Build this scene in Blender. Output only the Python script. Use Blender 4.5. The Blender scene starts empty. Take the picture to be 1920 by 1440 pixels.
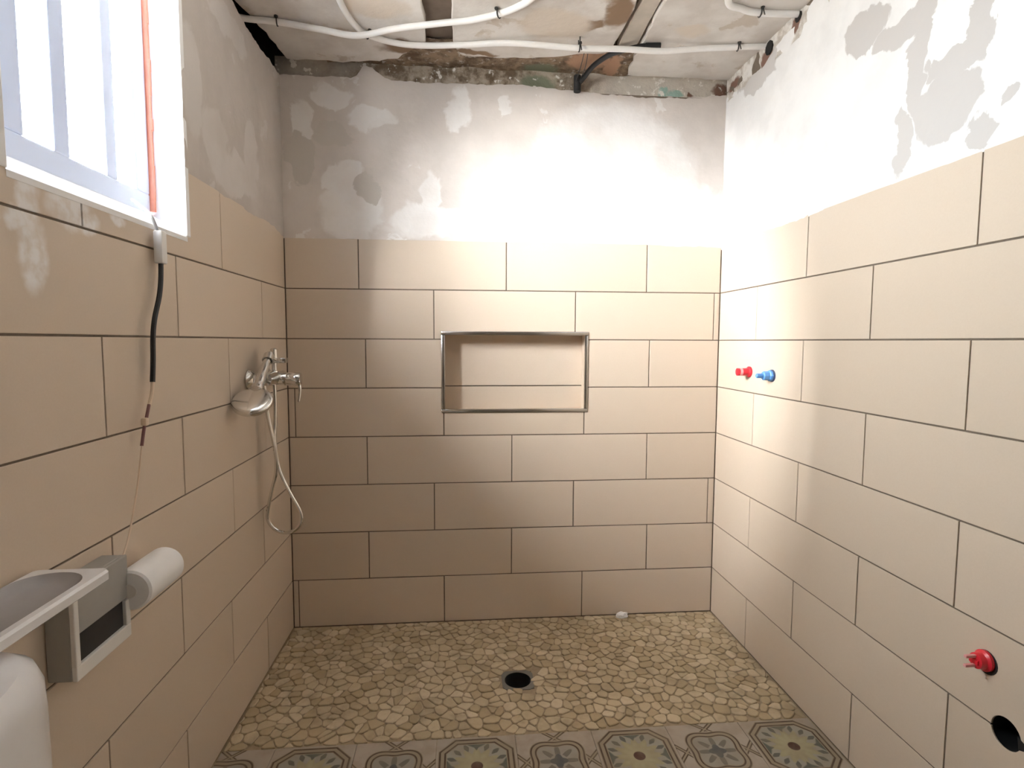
import bpy, bmesh, math, random
from mathutils import Vector, Matrix
random.seed(7)
S = bpy.context.scene
COL = S.collection

# ------------------------------------------------------------------ camera
W = 1.798            # room width (left wall x=0, right wall x=W), tiled back wall at y=0
ZC = 2.27            # ceiling
YF = -3.0            # wall behind the camera
cam_d = bpy.data.cameras.new('camera')
cam = bpy.data.objects.new('camera', cam_d); COL.objects.link(cam)
cr, cu, cf = Vector((0.99611, -0.08801, 0.00357)), Vector((0.00311, 0.07557, 0.99714)), Vector((0.08802, 0.99325, -0.07555))
M = Matrix(((cr.x, cu.x, -cf.x, 0.70176), (cr.y, cu.y, -cf.y, -2.33414), (cr.z, cu.z, -cf.z, 1.19241), (0, 0, 0, 1)))
cam.matrix_world = M
cam_d.sensor_width = 36.0; cam_d.lens = 1055.59 / 1920 * 36.0; cam_d.clip_start = 0.02
S.camera = cam

# ------------------------------------------------------------------ world (bright hazy daylight outside the window)
wd = bpy.data.worlds.new('world'); S.world = wd; wd.use_nodes = True
nt = wd.node_tree; nt.nodes.clear()
out = nt.nodes.new('ShaderNodeOutputWorld'); bg = nt.nodes.new('ShaderNodeBackground')
tc = nt.nodes.new('ShaderNodeTexCoord'); sp = nt.nodes.new('ShaderNodeSeparateXYZ'); rp = nt.nodes.new('ShaderNodeValToRGB')
mr = nt.nodes.new('ShaderNodeMapRange'); mr.inputs[1].default_value = -1; mr.inputs[2].default_value = 1
nt.links.new(tc.outputs['Generated'], sp.inputs[0]); nt.links.new(sp.outputs['Z'], mr.inputs[0]); nt.links.new(mr.outputs[0], rp.inputs[0])
e = rp.color_ramp.elements
e[0].position = 0.40; e[0].color = (0.55, 0.53, 0.50, 1)
e[1].position = 0.56; e[1].color = (0.95, 0.98, 1.0, 1)
nt.links.new(rp.outputs[0], bg.inputs[0]); bg.inputs[1].default_value = 95.0
nt.links.new(bg.outputs[0], out.inputs[0])

WY0, WY1, WZ0, WZ1 = -1.375, -0.80, 1.455, 2.15     # window opening in the left wall
la = bpy.data.lights.new('window_portal', 'AREA'); la.shape = 'RECTANGLE'; la.size = WZ1 - WZ0; la.size_y = WY1 - WY0
la.cycles.is_portal = True
lo = bpy.data.objects.new('window_portal', la); COL.objects.link(lo)
lo.location = (-0.14, (WY0 + WY1) / 2, (WZ0 + WZ1) / 2); lo.rotation_euler = (0, -math.pi / 2, 0)

sl_ = bpy.data.lights.new('hazy_sun', 'SUN'); sl_.energy = 140.0; sl_.angle = math.radians(50); sl_.color = (1.0, .955, .965)
so_ = bpy.data.objects.new('hazy_sun', sl_); COL.objects.link(so_)
so_.rotation_euler = Vector((.74, .66, -.36)).to_track_quat('-Z', 'Y').to_euler(); so_.location = (-3, -3, 3)
S.view_settings.view_transform = 'Standard'; S.view_settings.look = 'None'
S.view_settings.exposure = 0.4; S.view_settings.gamma = 1.0; S.view_settings.use_curve_mapping = False
S.render.engine = 'CYCLES'
S.cycles.max_bounces = 14; S.cycles.diffuse_bounces = 9; S.cycles.glossy_bounces = 5; S.cycles.transparent_max_bounces = 10
S.cycles.use_denoising = True; S.cycles.caustics_reflective = False; S.cycles.caustics_refractive = False
S.cycles.sample_clamp_indirect = 12.0

# ------------------------------------------------------------------ shader helpers
class NB:
    def __init__(s, name):
        s.m = bpy.data.materials.new(name); s.m.use_nodes = True; s.t = s.m.node_tree; s.t.nodes.clear()
        s.out = s.t.nodes.new('ShaderNodeOutputMaterial')
    def n(s, typ, **kw):
        x = s.t.nodes.new(typ)
        for k, v in kw.items(): setattr(x, k, v)
        return x
    def put(s, sock, v):
        if hasattr(v, 'is_output'): s.t.links.new(v, sock)
        elif v is not None:
            if isinstance(v, (tuple, list)) and len(v) == 3 and sock.type == 'RGBA': v = (*v, 1)
            sock.default_value = v
    def math(s, op, a, b=None, c=None, clamp=False):
        x = s.n('ShaderNodeMath', operation=op, use_clamp=clamp)
        s.put(x.inputs[0], a); s.put(x.inputs[1], b) if b is not None else None
        if c is not None: s.put(x.inputs[2], c)
        return x.outputs[0]
    def step(s, v, lo, hi, a=0.0, b=1.0):
        x = s.n('ShaderNodeMapRange', interpolation_type='SMOOTHSTEP')
        for i, q in enumerate((v, lo, hi, a, b)): s.put(x.inputs[i], q)
        return x.outputs[0]
    def noise(s, vec, scale, detail=3, rough=.55, col=False):
        x = s.n('ShaderNodeTexNoise'); s.put(x.inputs['Vector'], vec) if vec is not None else None
        x.inputs['Scale'].default_value = scale; x.inputs['Detail'].default_value = detail; x.inputs['Roughness'].default_value = rough
        return x.outputs['Color' if col else 'Fac']
    def mix(s, f, a, b):
        x = s.n('ShaderNodeMix', data_type='RGBA'); s.put(x.inputs[0], f); s.put(x.inputs[6], a); s.put(x.inputs[7], b)
        return x.outputs[2]
    def pos(s): return s.n('ShaderNodeNewGeometry').outputs['Position']
    def warp(s, vec, scale, amp, detail=4):
        nz = s.noise(vec, scale, detail, col=True)
        v = s.n('ShaderNodeVectorMath', operation='MULTIPLY_ADD'); s.put(v.inputs[0], nz); v.inputs[1].default_value = (amp,) * 3; s.put(v.inputs[2], vec)
        v2 = s.n('ShaderNodeVectorMath', operation='SUBTRACT'); s.put(v2.inputs[0], v.outputs[0]); v2.inputs[1].default_value = (amp / 2,) * 3
        return v2.outputs[0]
    def axes(s, vec, a, b):
        x = s.n('ShaderNodeSeparateXYZ'); s.put(x.inputs[0], vec); return x.outputs[a], x.outputs[b]
    def blobs(s, u, v, L, soft=.25):
        tot = None
        for (cx, cy, rx, ry) in L:
            a = s.math('MULTIPLY', s.math('SUBTRACT', u, cx), 1 / rx); b = s.math('MULTIPLY', s.math('SUBTRACT', v, cy), 1 / ry)
            d = s.math('ADD', s.math('MULTIPLY', a, a), s.math('MULTIPLY', b, b))
            m = s.step(d, 1 + soft, 1 - soft)
            tot = m if tot is None else s.math('MAXIMUM', tot, m)
        return tot
    def bsdf(s, color, rough=.5, metal=0, bump=None, strength=.2, dist=.002, spec=.5, normal=None):
        p = s.n('ShaderNodeBsdfPrincipled'); s.put(p.inputs['Base Color'], color); s.put(p.inputs['Roughness'], rough)
        p.inputs['Metallic'].default_value = metal; p.inputs['Specular IOR Level'].default_value = spec
        if bump is not None:
            b = s.n('ShaderNodeBump'); b.inputs['Strength'].default_value = strength; b.inputs['Distance'].default_value = dist
            s.put(b.inputs['Height'], bump); s.t.links.new(b.outputs[0], p.inputs['Normal'])
        s.t.links.new(p.outputs[0], s.out.inputs[0]); return p

def simple(name, color, rough=.5, metal=0, var=.06, scale=40, spec=.5):
    b = NB(name); P = b.pos()
    nz = b.noise(P, scale)
    c = b.mix(nz, tuple(x * (1 - var) for x in color), tuple(min(1, x * (1 + var)) for x in color))
    b.bsdf(c, rough, metal, nz if metal == 0 else None, .08, spec=spec); return b.m

def tile_mat(name, smear=None):
    b = NB(name); P = b.pos()
    oi = b.n('ShaderNodeObjectInfo')
    c = b.mix(oi.outputs['Random'], (0.585, 0.49, 0.392), (0.63, 0.532, 0.434))
    nz = b.noise(P, 3.0, 4); c = b.mix(b.step(nz, .35, .7, 0, .22), c, (0.64, 0.53, 0.42))
    fine = b.noise(P, 260, 2)
    c = b.mix(b.step(fine, .3, .7, 0, .10), c, (0.49, 0.39, 0.285))
    r = .42
    if smear:
        u, v = b.axes(b.warp(P, 26, .03), 1, 2)
        m = b.blobs(u, v, smear, .7)
        m = b.math('MULTIPLY', m, b.step(b.noise(P, 30), .3, .6, .35, .9))
        c = b.mix(m, c, (0.86, 0.86, 0.87)); r = b.step(m, 0, 1, .42, .8)
    b.bsdf(c, r, 0, fine, .05, .001, spec=.35); return b.m

def plaster_mat(name, a, bx, white, grey, basecol, whitecol, greycol, thr=.52):
    b = NB(name); P = b.pos(); Wp = b.warp(b.warp(P, 7, .13, 2), 30, .05, 6); u, v = b.axes(Wp, a, bx)
    n1 = b.noise(P, 4.2, 6, .6)
    c = b.mix(b.step(n1, .38, .62), basecol, tuple(x * .90 for x in basecol))
    n2 = b.noise(Wp, 5.5, 5, .6)
    c = b.mix(b.step(n2, thr, thr + .035, 0, .85), c, whitecol)
    if white: c = b.mix(b.math('MULTIPLY', b.blobs(u, v, white, .25), b.step(b.noise(P, 6, 3), .3, .6, .55, 1.0)), c, whitecol)
    if grey: c = b.mix(b.blobs(u, v, grey, .10), c, greycol)
    h = b.noise(P, 60, 5)
    b.bsdf(c, .9, 0, b.math('ADD', b.math('MULTIPLY', n1, 2.5), h), .35, .003, spec=.15); return b.m

WHITE_BACK = [(0.267, 1.698, 0.125, 0.115), (0.238, 1.843, 0.083, 0.052), (0.582, 1.685, 0.161, 0.063), (0.579, 1.779, 0.051, 0.08), (0.776, 1.657, 0.153, 0.064),
              (1.325, 1.874, 0.341, 0.303), (0.994, 1.64, 0.563, 0.054), (0.355, 2.068, 0.079, 0.041), (0.691, 2.105, 0.053, 0.087), (0.872, 2.143, 0.021, 0.046),  # wide right-hand ellipses: white plaster plus window light put into the colour
              (1.555, 1.728, 0.301, 0.132), (0.193, 2.147, 0.082, 0.05), (0.069, 2.041, 0.041, 0.081)]
GREY_BACK = [(0.331, 1.804, 0.046, 0.052), (0.066, 1.919, 0.05, 0.10), (0.19, 2.005, 0.082, 0.051)]
GREY_RIGHT = [(-0.975, 1.688, 0.028, 0.08), (-1.022, 1.847, 0.032, 0.127), (-1.12, 1.813, 0.067, 0.03), (-1.098, 1.73, 0.096, 0.061), (-1.203, 1.644, 0.034, 0.045),
              (-0.971, 1.984, 0.098, 0.046), (-1.169, 1.855, 0.026, 0.068), (-0.249, 2.184, 0.147, 0.06), (-0.818, 2.039, 0.081, 0.058), (-1.263, 1.694, 0.022, 0.021)]
WHITE_LEFT = [(-0.474, 1.701, 0.187, 0.06), (-0.331, 1.811, 0.06, 0.107), (-0.618, 1.778, 0.094, 0.091), (-0.758, 1.871, 0.06, 0.139), (-0.478, 2.127, 0.133, 0.045)]
SMEAR = [(-1.335, 1.415, 0.024, 0.045), (-1.362, 1.383, 0.022, 0.021), (-1.235, 1.43, 0.055, 0.035), (-1.094, 1.44, 0.022, 0.014), (-1.187, 1.41, 0.032, 0.02), (-1.33, 1.33, .03, .06)]
MT = tile_mat('beige wall tile'); MTL = tile_mat('beige wall tile with plaster smears', SMEAR)
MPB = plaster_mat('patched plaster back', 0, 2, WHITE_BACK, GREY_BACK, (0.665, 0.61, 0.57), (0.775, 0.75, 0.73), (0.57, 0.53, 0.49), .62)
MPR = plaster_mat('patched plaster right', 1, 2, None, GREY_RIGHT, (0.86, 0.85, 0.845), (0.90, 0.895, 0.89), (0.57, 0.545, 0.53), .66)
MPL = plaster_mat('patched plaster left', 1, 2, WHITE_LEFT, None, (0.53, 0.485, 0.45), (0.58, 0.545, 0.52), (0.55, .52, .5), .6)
MPW = simple('white reveal plaster', (0.86, 0.86, 0.87), .85, var=.03, scale=20)
MGROUT = simple('brown grout', (0.16, 0.125, 0.095), .9, var=.25, scale=90)
MMORTAR = simple('floor mortar', (0.33, 0.26, 0.175), .9, var=.3, scale=60)
MDARK = simple('dark void', (0.012, 0.010, 0.009), .95, var=.3)
MBLACK = simple('black plastic', (0.012, 0.012, 0.013), .55, var=.2)
MIRON = simple('dark iron', (0.03, 0.027, 0.025), .55, var=.3)
MCOND = simple('white conduit', (0.86, 0.84, 0.82), .45, var=.05)
MCER = simple('white ceramic', (0.80, 0.80, 0.82), .14, var=.02)
MCERD = simple('shaded bowl grey', (0.40, 0.39, 0.40), .25, var=.05)  # shade inside the basin put into this darker ceramic colour
MPLW = simple('white plastic', (0.75, 0.74, 0.72), .4, var=.03)
MPLG = simple('grey plastic', (0.34, 0.33, 0.31), .5, var=.05)
MPAPER = simple('white paper', (0.86, 0.86, 0.87), .9, var=.03)
MCHROME = simple('chrome', (0.80, 0.79, 0.77), .12, 1, var=.02)
MSTEEL = simple('polished trim', (0.62, 0.60, 0.58), .16, 1, var=.05)
MRED = simple('red plastic', (0.62, 0.015, 0.03), .35, var=.1)
MREDL = simple('worn red plastic', (0.72, 0.33, 0.33), .45, var=.1)
MBLUE = simple('blue plastic', (0.10, 0.30, 0.66), .35, var=.12)
MORANGE = simple('orange foam seal', (0.88, 0.36, 0.25), .8, var=.2, scale=24)
MTAN = simple('tan wire', (0.72, 0.58, 0.45), .5); MPURP = simple('dark red wire', (0.20, 0.09, 0.09), .5)
MGREYW = simple('grey lead', (0.45, 0.45, 0.45), .5)
MDRAIN = simple('grey drain flange', (0.16, 0.15, 0.135), .6, var=.15)

def frame_mat():  # window glare put into the frame: bluish base and faint translucent glow
    b = NB('window plastic with glare glow')
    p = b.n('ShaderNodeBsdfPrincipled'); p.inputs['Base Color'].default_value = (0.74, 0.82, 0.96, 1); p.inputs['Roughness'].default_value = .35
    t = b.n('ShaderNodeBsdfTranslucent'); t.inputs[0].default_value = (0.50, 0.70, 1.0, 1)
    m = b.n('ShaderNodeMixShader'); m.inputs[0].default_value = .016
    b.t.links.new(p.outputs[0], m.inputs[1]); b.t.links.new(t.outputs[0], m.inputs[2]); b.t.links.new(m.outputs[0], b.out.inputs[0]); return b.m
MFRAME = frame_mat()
def glass_mat():
    b = NB('window glass'); t = b.n('ShaderNodeBsdfTransparent'); t.inputs[0].default_value = (.96, .98, .98, 1)
    g = b.n('ShaderNodeBsdfGlossy'); g.inputs['Roughness'].default_value = .02; m = b.n('ShaderNodeMixShader'); m.inputs[0].default_value = .06; b.t.links.new(t.outputs[0], m.inputs[1]); b.t.links.new(g.outputs[0], m.inputs[2])
    b.t.links.new(m.outputs[0], b.out.inputs[0]); return b.m
MGLASS = glass_mat()
def stone_mat():
    b = NB('cream mosaic stone'); P = b.pos(); oi = b.n('ShaderNodeObjectInfo'); g = b.n('ShaderNodeNewGeometry')
    rnd = b.math('FRACT', b.math('ADD', b.math('MULTIPLY', oi.outputs['Random'], 7.31), b.math('MULTIPLY', g.outputs['Random Per Island'], 3.77)))
    c = b.mix(rnd, (0.40, 0.315, 0.195), (0.55, 0.46, 0.32))
    rnd2 = b.math('FRACT', b.math('MULTIPLY', rnd, 9.1)); c = b.mix(b.step(rnd2, .7, 1, 0, .6), c, (0.64, 0.55, 0.41))
    nz = b.noise(P, 11, 4); c = b.mix(b.step(nz, .45, .72, 0, .75), c, (0.33, 0.265, 0.175))
    n2 = b.noise(P, 70, 3); c = b.mix(b.step(n2, .4, .8, 0, .3), c, (0.40, 0.31, 0.19))
    b.bsdf(c, .6, 0, n2, .25, .002, spec=.3); return b.m
MSTONE = stone_mat()

def cement_tile_mat(kind):
    """printed cement tile: flower tile or star tile, drawn in the tile's own coordinates (h = half size)"""
    b = NB('printed cement tile ' + kind); h = .117
    tcn = b.n('ShaderNodeTexCoord'); P = tcn.outputs['Object']
    x, y = b.axes(P, 0, 1)
    ax, ay = b.math('ABSOLUTE', x), b.math('ABSOLUTE', y)
    r = b.math('SQRT', b.math('ADD', b.math('MULTIPLY', x, x), b.math('MULTIPLY', y, y)))
    th = b.math('ARCTAN2', y, x)
    mx, mn = b.math('MAXIMUM', ax, ay), b.math('MINIMUM', ax, ay)
    dg = b.math('MULTIPLY', b.math('ADD', ax, ay), .70711)
    def line(d, w=.0035, s=.0012): return b.step(b.math('ABSOLUTE', d), w + s, w - s)
    cos = lambda k, ph=0: b.math('COSINE', b.math('ADD', b.math('MULTIPLY', th, float(k)), ph))
    cream, beige, brown, greyb, olive = (0.36, 0.32, 0.25), (0.30, 0.25, 0.18), (0.065, 0.040, 0.026), (0.115, 0.11, 0.095), (0.33, 0.30, 0.185)
    if kind == 'flower':
        d = b.math('SUBTRACT', b.math('MAXIMUM', mx, b.math('SUBTRACT', dg, .012)), .098)     # octagon outline
        band = b.math('SUBTRACT', b.math('ABSOLUTE', d), .0075)
        c = b.mix(b.step(d, -.004, .004), (0.31, 0.295, 0.245), (0.37, 0.32, 0.265))
        petal = b.math('SUBTRACT', r, b.math('ADD', .060, b.math('MULTIPLY', cos(12), .011)))
        c = b.mix(b.step(petal, .003, -.003), c, olive)
        c = b.mix(b.step(b.math('SUBTRACT', r, b.math('ADD', .047, b.math('MULTIPLY', cos(12), .010))), .02, -.02), c, (0.37, 0.335, 0.215))
        dots = b.math('SUBTRACT', b.math('ADD', b.math('MULTIPLY', b.math('ABSOLUTE', b.math('SUBTRACT', r, .077)), 70.0), b.math('MULTIPLY', cos(16, math.pi), 1.0)), 0.05)
        c = b.mix(b.step(dots, .25, -.25), c, greyb)
        leaf = b.math('SUBTRACT', b.math('ADD', b.math('MULTIPLY', b.math('ABSOLUTE', b.math('SUBTRACT', r, .088)), 40.0), b.math('MULTIPLY', cos(4, math.pi), 1.0)), -.35)
        c = b.mix(b.step(leaf, .15, -.15), c, (0.095, 0.105, 0.09))
        c = b.mix(b.step(band, .0055, .0045), c, beige)
        c = b.mix(line(band, .0026), c, brown)
        c = b.mix(b.step(r, .0185, .0155), c, (0.07, 0.028, 0.018))
    else:
        R = b.math('ADD', .076, b.math('MULTIPLY', cos(4, math.pi), .009))
        d = b.math('SUBTRACT', r, R)
        c = b.mix(b.step(d, -.004, .004), (0.30, 0.28, 0.235), (0.39, 0.335, 0.28))
        fl = b.math('SUBTRACT', r, b.math('ADD', .040, b.math('MULTIPLY', cos(8), .020)))
        ring = b.math('SUBTRACT', r, .024)
        c = b.mix(b.math('MULTIPLY', b.step(fl, .003, -.003), b.step(ring, 0, .004)), c, (0.16, 0.14, 0.12))
        core = b.math('SUBTRACT', r, b.math('ADD', .022, b.math('MULTIPLY', cos(4), .005)))
        c = b.mix(b.step(core, .002, -.002), c, (0.085, 0.09, 0.09))
        # crossing bands leaving the quatrefoil at the four axes
        k = b.math('SUBTRACT', b.math('ABSOLUTE', b.math('SUBTRACT', mn, b.math('MULTIPLY', b.math('ABSOLUTE', b.math('SUBTRACT', mx, .092)), 1.15))), .0065)
        out_ = b.step(r, .080, .086)
        band = b.math('SUBTRACT', b.math('ABSOLUTE', d), .0075)
        c = b.mix(b.math('MULTIPLY', b.step(k, .005, .004), out_), c, beige); c = b.mix(b.math('MULTIPLY', line(k, .0026), out_), c, brown)
        c = b.mix(b.step(band, .0055, .0045), c, beige); c = b.mix(line(band, .0026), c, brown)
    nz = b.noise(b.pos(), 18, 4); c = b.mix(b.step(nz, .35, .75, 0, .45), c, (0.25, 0.20, 0.14))
    b.bsdf(c, .6, spec=.3); return b.m
MFLOW, MSTAR = cement_tile_mat('flower'), cement_tile_mat('star')

def ceil_base_mat():
    b = NB('rough brown mortar'); P = b.pos(); Wp = b.warp(P, 18, .09, 5); u, v = b.axes(Wp, 0, 1); _, z = b.axes(P, 0, 2)
    n = b.noise(P, 16, 6, .65)
    c = b.mix(b.step(n, .35, .65), (0.30, 0.22, 0.15), (0.115, 0.08, 0.055))
    c = b.mix(b.step(b.noise(P, 45, 4), .56, .66, 0, .6), c, (0.55, 0.50, 0.44))
    c = b.mix(b.blobs(u, v, [(1.20, -.085, .085, .07), (1.30, -.06, .03, .09)], .4), c, (0.41, 0.25, 0.165))
    c = b.mix(b.blobs(u, v, [(1.02, .0, .07, .05)], .6), c, (0.17, 0.175, 0.12))
    b.bsdf(c, .95, 0, n, .9, .012, spec=.1); return b.m
MCEILB = ceil_base_mat()
def ceil_panel_mat():
    b = NB('old stained ceiling plaster'); P = b.pos(); Wp = b.warp(P, 9, .12, 5); u, v = b.axes(Wp, 0, 1)
    n = b.noise(P, 5, 6, .6)
    c = b.mix(b.step(n, .36, .66), (0.70, 0.665, 0.63), (0.57, 0.525, 0.485))
    c = b.mix(b.step(b.noise(Wp, 7, 5), .60, .66, 0, .6), c, (0.44, 0.36, 0.28))
    c = b.mix(b.blobs(u, v, [(1.215, -.44, .05, .11), (1.14, -.36, .05, .035), (.50, -.15, .10, .05), (.62, -.13, .07, .05), (.76, -.13, .08, .02)], .5), c, (0.235, 0.16, 0.105))
    c = b.mix(b.blobs(u, v, [(.42, -.40, .10, .06), (1.02, -.35, .12, .09), (1.50, -.35, .06, .04)], .6), c, (0.62, 0.545, 0.47))
    b.bsdf(c, .92, 0, n, .6, .01, spec=.12); return b.m
MCEILP = ceil_panel_mat()
def strip_mat():
    b = NB('rough masonry strip'); P = b.pos(); Wp = b.warp(P, 22, .06, 5); u, v = b.axes(Wp, 0, 2)
    n = b.noise(P, 20, 6, .65)
    c = b.mix(b.step(n, .38, .62), (0.40, 0.34, 0.27), (0.15, 0.11, 0.075))
    c = b.mix(b.step(u, 1.1, 1.35, 0, .8), c, (0.58, 0.54, 0.48)); c = b.mix(b.step(u, .36, .22, 0, .7), c, (0.40, 0.37, 0.33))
    c = b.mix(b.blobs(u, v, [(1.01, 2.235, .07, .035)], .5), c, (0.20, 0.21, 0.15))
    c = b.mix(b.blobs(u, v, [(1.535, 2.222, .025, .02), (1.585, 2.212, .03, .018)], .5), c, (0.30, 0.42, 0.37))
    c = b.mix(b.blobs(u, v, [(1.645, 2.215, .012, .012), (1.77, 2.235, .03, .03)], .5), c, (0.17, 0.10, 0.075))
    c = b.mix(b.step(b.noise(P, 33, 4), .60, .66), c, (0.70, 0.67, 0.62))
    b.bsdf(c, .95, 0, n, .9, .01, spec=.1); return b.m
MSTRIP = strip_mat()
def rim_mat():
    b = NB('broken plaster rim'); P = b.pos(); Wp = b.warp(P, 20, .05, 5); u, v = b.axes(Wp, 1, 2)
    n = b.noise(P, 22, 6, .65)
    c = b.mix(b.step(n, .40, .62), (0.74, 0.71, 0.67), (0.50, 0.45, 0.40))
    c = b.mix(b.blobs(u, v, [(-.31, 2.215, .035, .03), (-.49, 2.235, .025, .03), (-.06, 2.23, .05, .02)], .4), c, (0.22, 0.13, 0.10))
    b.bsdf(c, .95, 0, n, .9, .012, spec=.1); return b.m
MRIM = rim_mat()
MBEAM = simple('dark wooden beam', (0.13, 0.095, 0.07), .9, var=.35, scale=22)
MBEAM2 = simple('grey beam plaster', (0.46, 0.41, 0.35), .9, var=.2, scale=18)

# ------------------------------------------------------------------ object helpers
ORI = {}
def link(o, parent, origin):
    COL.objects.link(o); ORI[o.name] = Vector(origin)
    if parent is not None:
        o.parent = parent; o.location = Vector(origin) - ORI[parent.name]
    else: o.location = origin
    return o
def tag(o, label=None, cat=None, group=None, kind=None):
    if label: o['label'] = label
    if cat: o['category'] = cat
    if group: o['group'] = group
    if kind: o['kind'] = kind
    return o
def empty(name, loc, label=None, cat=None, group=None, kind=None):
    o = bpy.data.objects.new(name, None); o.empty_display_size = .05
    link(o, None, loc); return tag(o, label, cat, group, kind)
def mobj(name, verts, faces, mat, parent=None, smooth=False, origin=None):
    vs = [Vector(v) for v in verts]
    if origin is None:
        lo = Vector((min(v[i] for v in vs) for i in range(3))); hi = Vector((max(v[i] for v in vs) for i in range(3))); origin = (lo + hi) / 2
    origin = Vector(origin)
    me = bpy.data.meshes.new(name); me.from_pydata([v - origin for v in vs], [], faces)
    bm = bmesh.new(); bm.from_mesh(me); bmesh.ops.recalc_face_normals(bm, faces=bm.faces); bm.to_mesh(me); bm.free()
    me.materials.append(mat)
    if smooth:
        me.polygons.foreach_set('use_smooth', [True] * len(me.polygons))
        me.set_sharp_from_angle(angle=math.radians(35))
    o = bpy.data.objects.new(name, me); return link(o, parent, origin)
class MB:
    def __init__(s): s.v, s.f = [], []
    def add(s, vs, fs):
        k = len(s.v); s.v += [tuple(v) for v in vs]; s.f += [tuple(i + k for i in f) for f in fs]; return s
    def box(s, a, b):
        (x0, y0, z0), (x1, y1, z1) = a, b
        return s.add([(x0, y0, z0), (x1, y0, z0), (x1, y1, z0), (x0, y1, z0), (x0, y0, z1), (x1, y0, z1), (x1, y1, z1), (x0, y1, z1)],
                     [(0, 3, 2, 1), (4, 5, 6, 7), (0, 1, 5, 4), (1, 2, 6, 5), (2, 3, 7, 6), (3, 0, 4, 7)])
    def bbox(s, a, b, c=.003):
        """box with bevelled edges"""
        bm = bmesh.new(); bmesh.ops.create_cube(bm, size=1)
        a, b = Vector(a), Vector(b)
        for v in bm.verts: v.co = Vector(((a[i] + b[i]) / 2 + v.co[i] * abs(b[i] - a[i]) for i in range(3)))
        bmesh.ops.bevel(bm, geom=list(bm.edges), offset=c, segments=2, affect='EDGES', profile=.5)
        bm.verts.index_update(); s.add([v.co.copy() for v in bm.verts], [[v.index for v in f.verts] for f in bm.faces]); bm.free(); return s
    def lathe(s, prof, base, axis, seg=20, cap=True):
        """prof: list of (radius, height along axis)"""
        ax = Vector(axis).normalized(); t = ax.orthogonal().normalized(); q = ax.cross(t); base = Vector(base)
        vs = []
        for (r, hh) in prof:
            for i in range(seg):
                a = 2 * math.pi * i / seg; vs.append(base + ax * hh + (t * math.cos(a) + q * math.sin(a)) * max(r, 1e-5))
        fs = []
        for k in range(len(prof) - 1):
            for i in range(seg):
                j = (i + 1) % seg; fs.append((k * seg + i, k * seg + j, (k + 1) * seg + j, (k + 1) * seg + i))
        if cap: fs += [tuple(range(seg))[::-1], tuple(range((len(prof) - 1) * seg, len(prof) * seg))]
        return s.add(vs, fs)
    def tube(s, pts, r, seg=10, smooth=6):
        P = [Vector(p) for p in pts]
        if smooth > 1 and len(P) > 2:
            Q = []
            for i in range(len(P) - 1):
                p0, p1, p2, p3 = P[max(i - 1, 0)], P[i], P[i + 1], P[min(i + 2, len(P) - 1)]
                for k in range(smooth):
                    t = k / smooth
                    Q.append(.5 * ((2 * p1) + (-p0 + p2) * t + (2 * p0 - 5 * p1 + 4 * p2 - p3) * t * t + (-p0 + 3 * p1 - 3 * p2 + p3) * t ** 3))
            Q.append(P[-1]); P = Q
        vs = []; n = len(P); ref = None
        for i, p in enumerate(P):
            d = (P[min(i + 1, n - 1)] - P[max(i - 1, 0)]).normalized()
            if ref is None: ref = d.orthogonal().normalized()
            ref = (ref - d * ref.dot(d)).normalized(); q = d.cross(ref)
            rr = r[i * (len(r) - 1) // max(n - 1, 1)] if isinstance(r, (list, tuple)) else r
            for k in range(seg):
                a = 2 * math.pi * k / seg; vs.append(p + (ref * math.cos(a) + q * math.sin(a)) * rr)
        fs = [(k * seg + i, k * seg + (i + 1) % seg, (k + 1) * seg + (i + 1) % seg, (k + 1) * seg + i) for k in range(n - 1) for i in range(seg)]
        fs += [tuple(range(seg))[::-1], tuple(range((n - 1) * seg, n * seg))]
        return s.add(vs, fs)
    def build(s, name, mat, parent=None, smooth=False): return mobj(name, s.v, s.f, mat, parent, smooth)

# plane maps: (u, v, n) with n pointing into the room
BACK = lambda u, v, n: (u, -n, v)
LEFT = lambda u, v, n: (n, u, v)
RIGHT = lambda u, v, n: (W - n, u, v)
FLOOR = lambda u, v, n: (u, v, n)
CEIL = lambda u, v, n: (u, v, ZC - n)

def inset(poly, d):
    n = len(poly); area = sum(poly[i][0] * poly[(i + 1) % n][1] - poly[(i + 1) % n][0] * poly[i][1] for i in range(n))
    sg = 1 if area > 0 else -1; outp = []
    for i in range(n):
        p0, p1, p2 = Vector(poly[i - 1]), Vector(poly[i]), Vector(poly[(i + 1) % n])
        e1, e2 = (p1 - p0), (p2 - p1)
        if e1.length < 1e-7 or e2.length < 1e-7: outp.append(tuple(p1)); continue
        e1.normalize(); e2.normalize()
        n1, n2 = Vector((-e1.y, e1.x)) * sg, Vector((-e2.y, e2.x)) * sg
        k = 1 + n1.dot(n2)
        if k < .3: k = .3
        outp.append(tuple(p1 + (n1 + n2) * (d / k)))
    return outp
def slab(poly, n0, n1, ch, mp):
    """extruded polygon with a chamfered front edge; returns verts, faces"""
    k = len(poly); ins = inset(poly, ch)
    vs = [mp(u, v, n0) for u, v in poly] + [mp(u, v, n1 - ch * .7) for u, v in poly] + [mp(u, v, n1) for u, v in ins]
    fs = [tuple(range(2 * k, 3 * k))]
    for i in range(k):
        j = (i + 1) % k
        fs += [(i, j, k + j, k + i), (k + i, k + j, 2 * k + j, 2 * k + i)]
    return vs, fs

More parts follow.
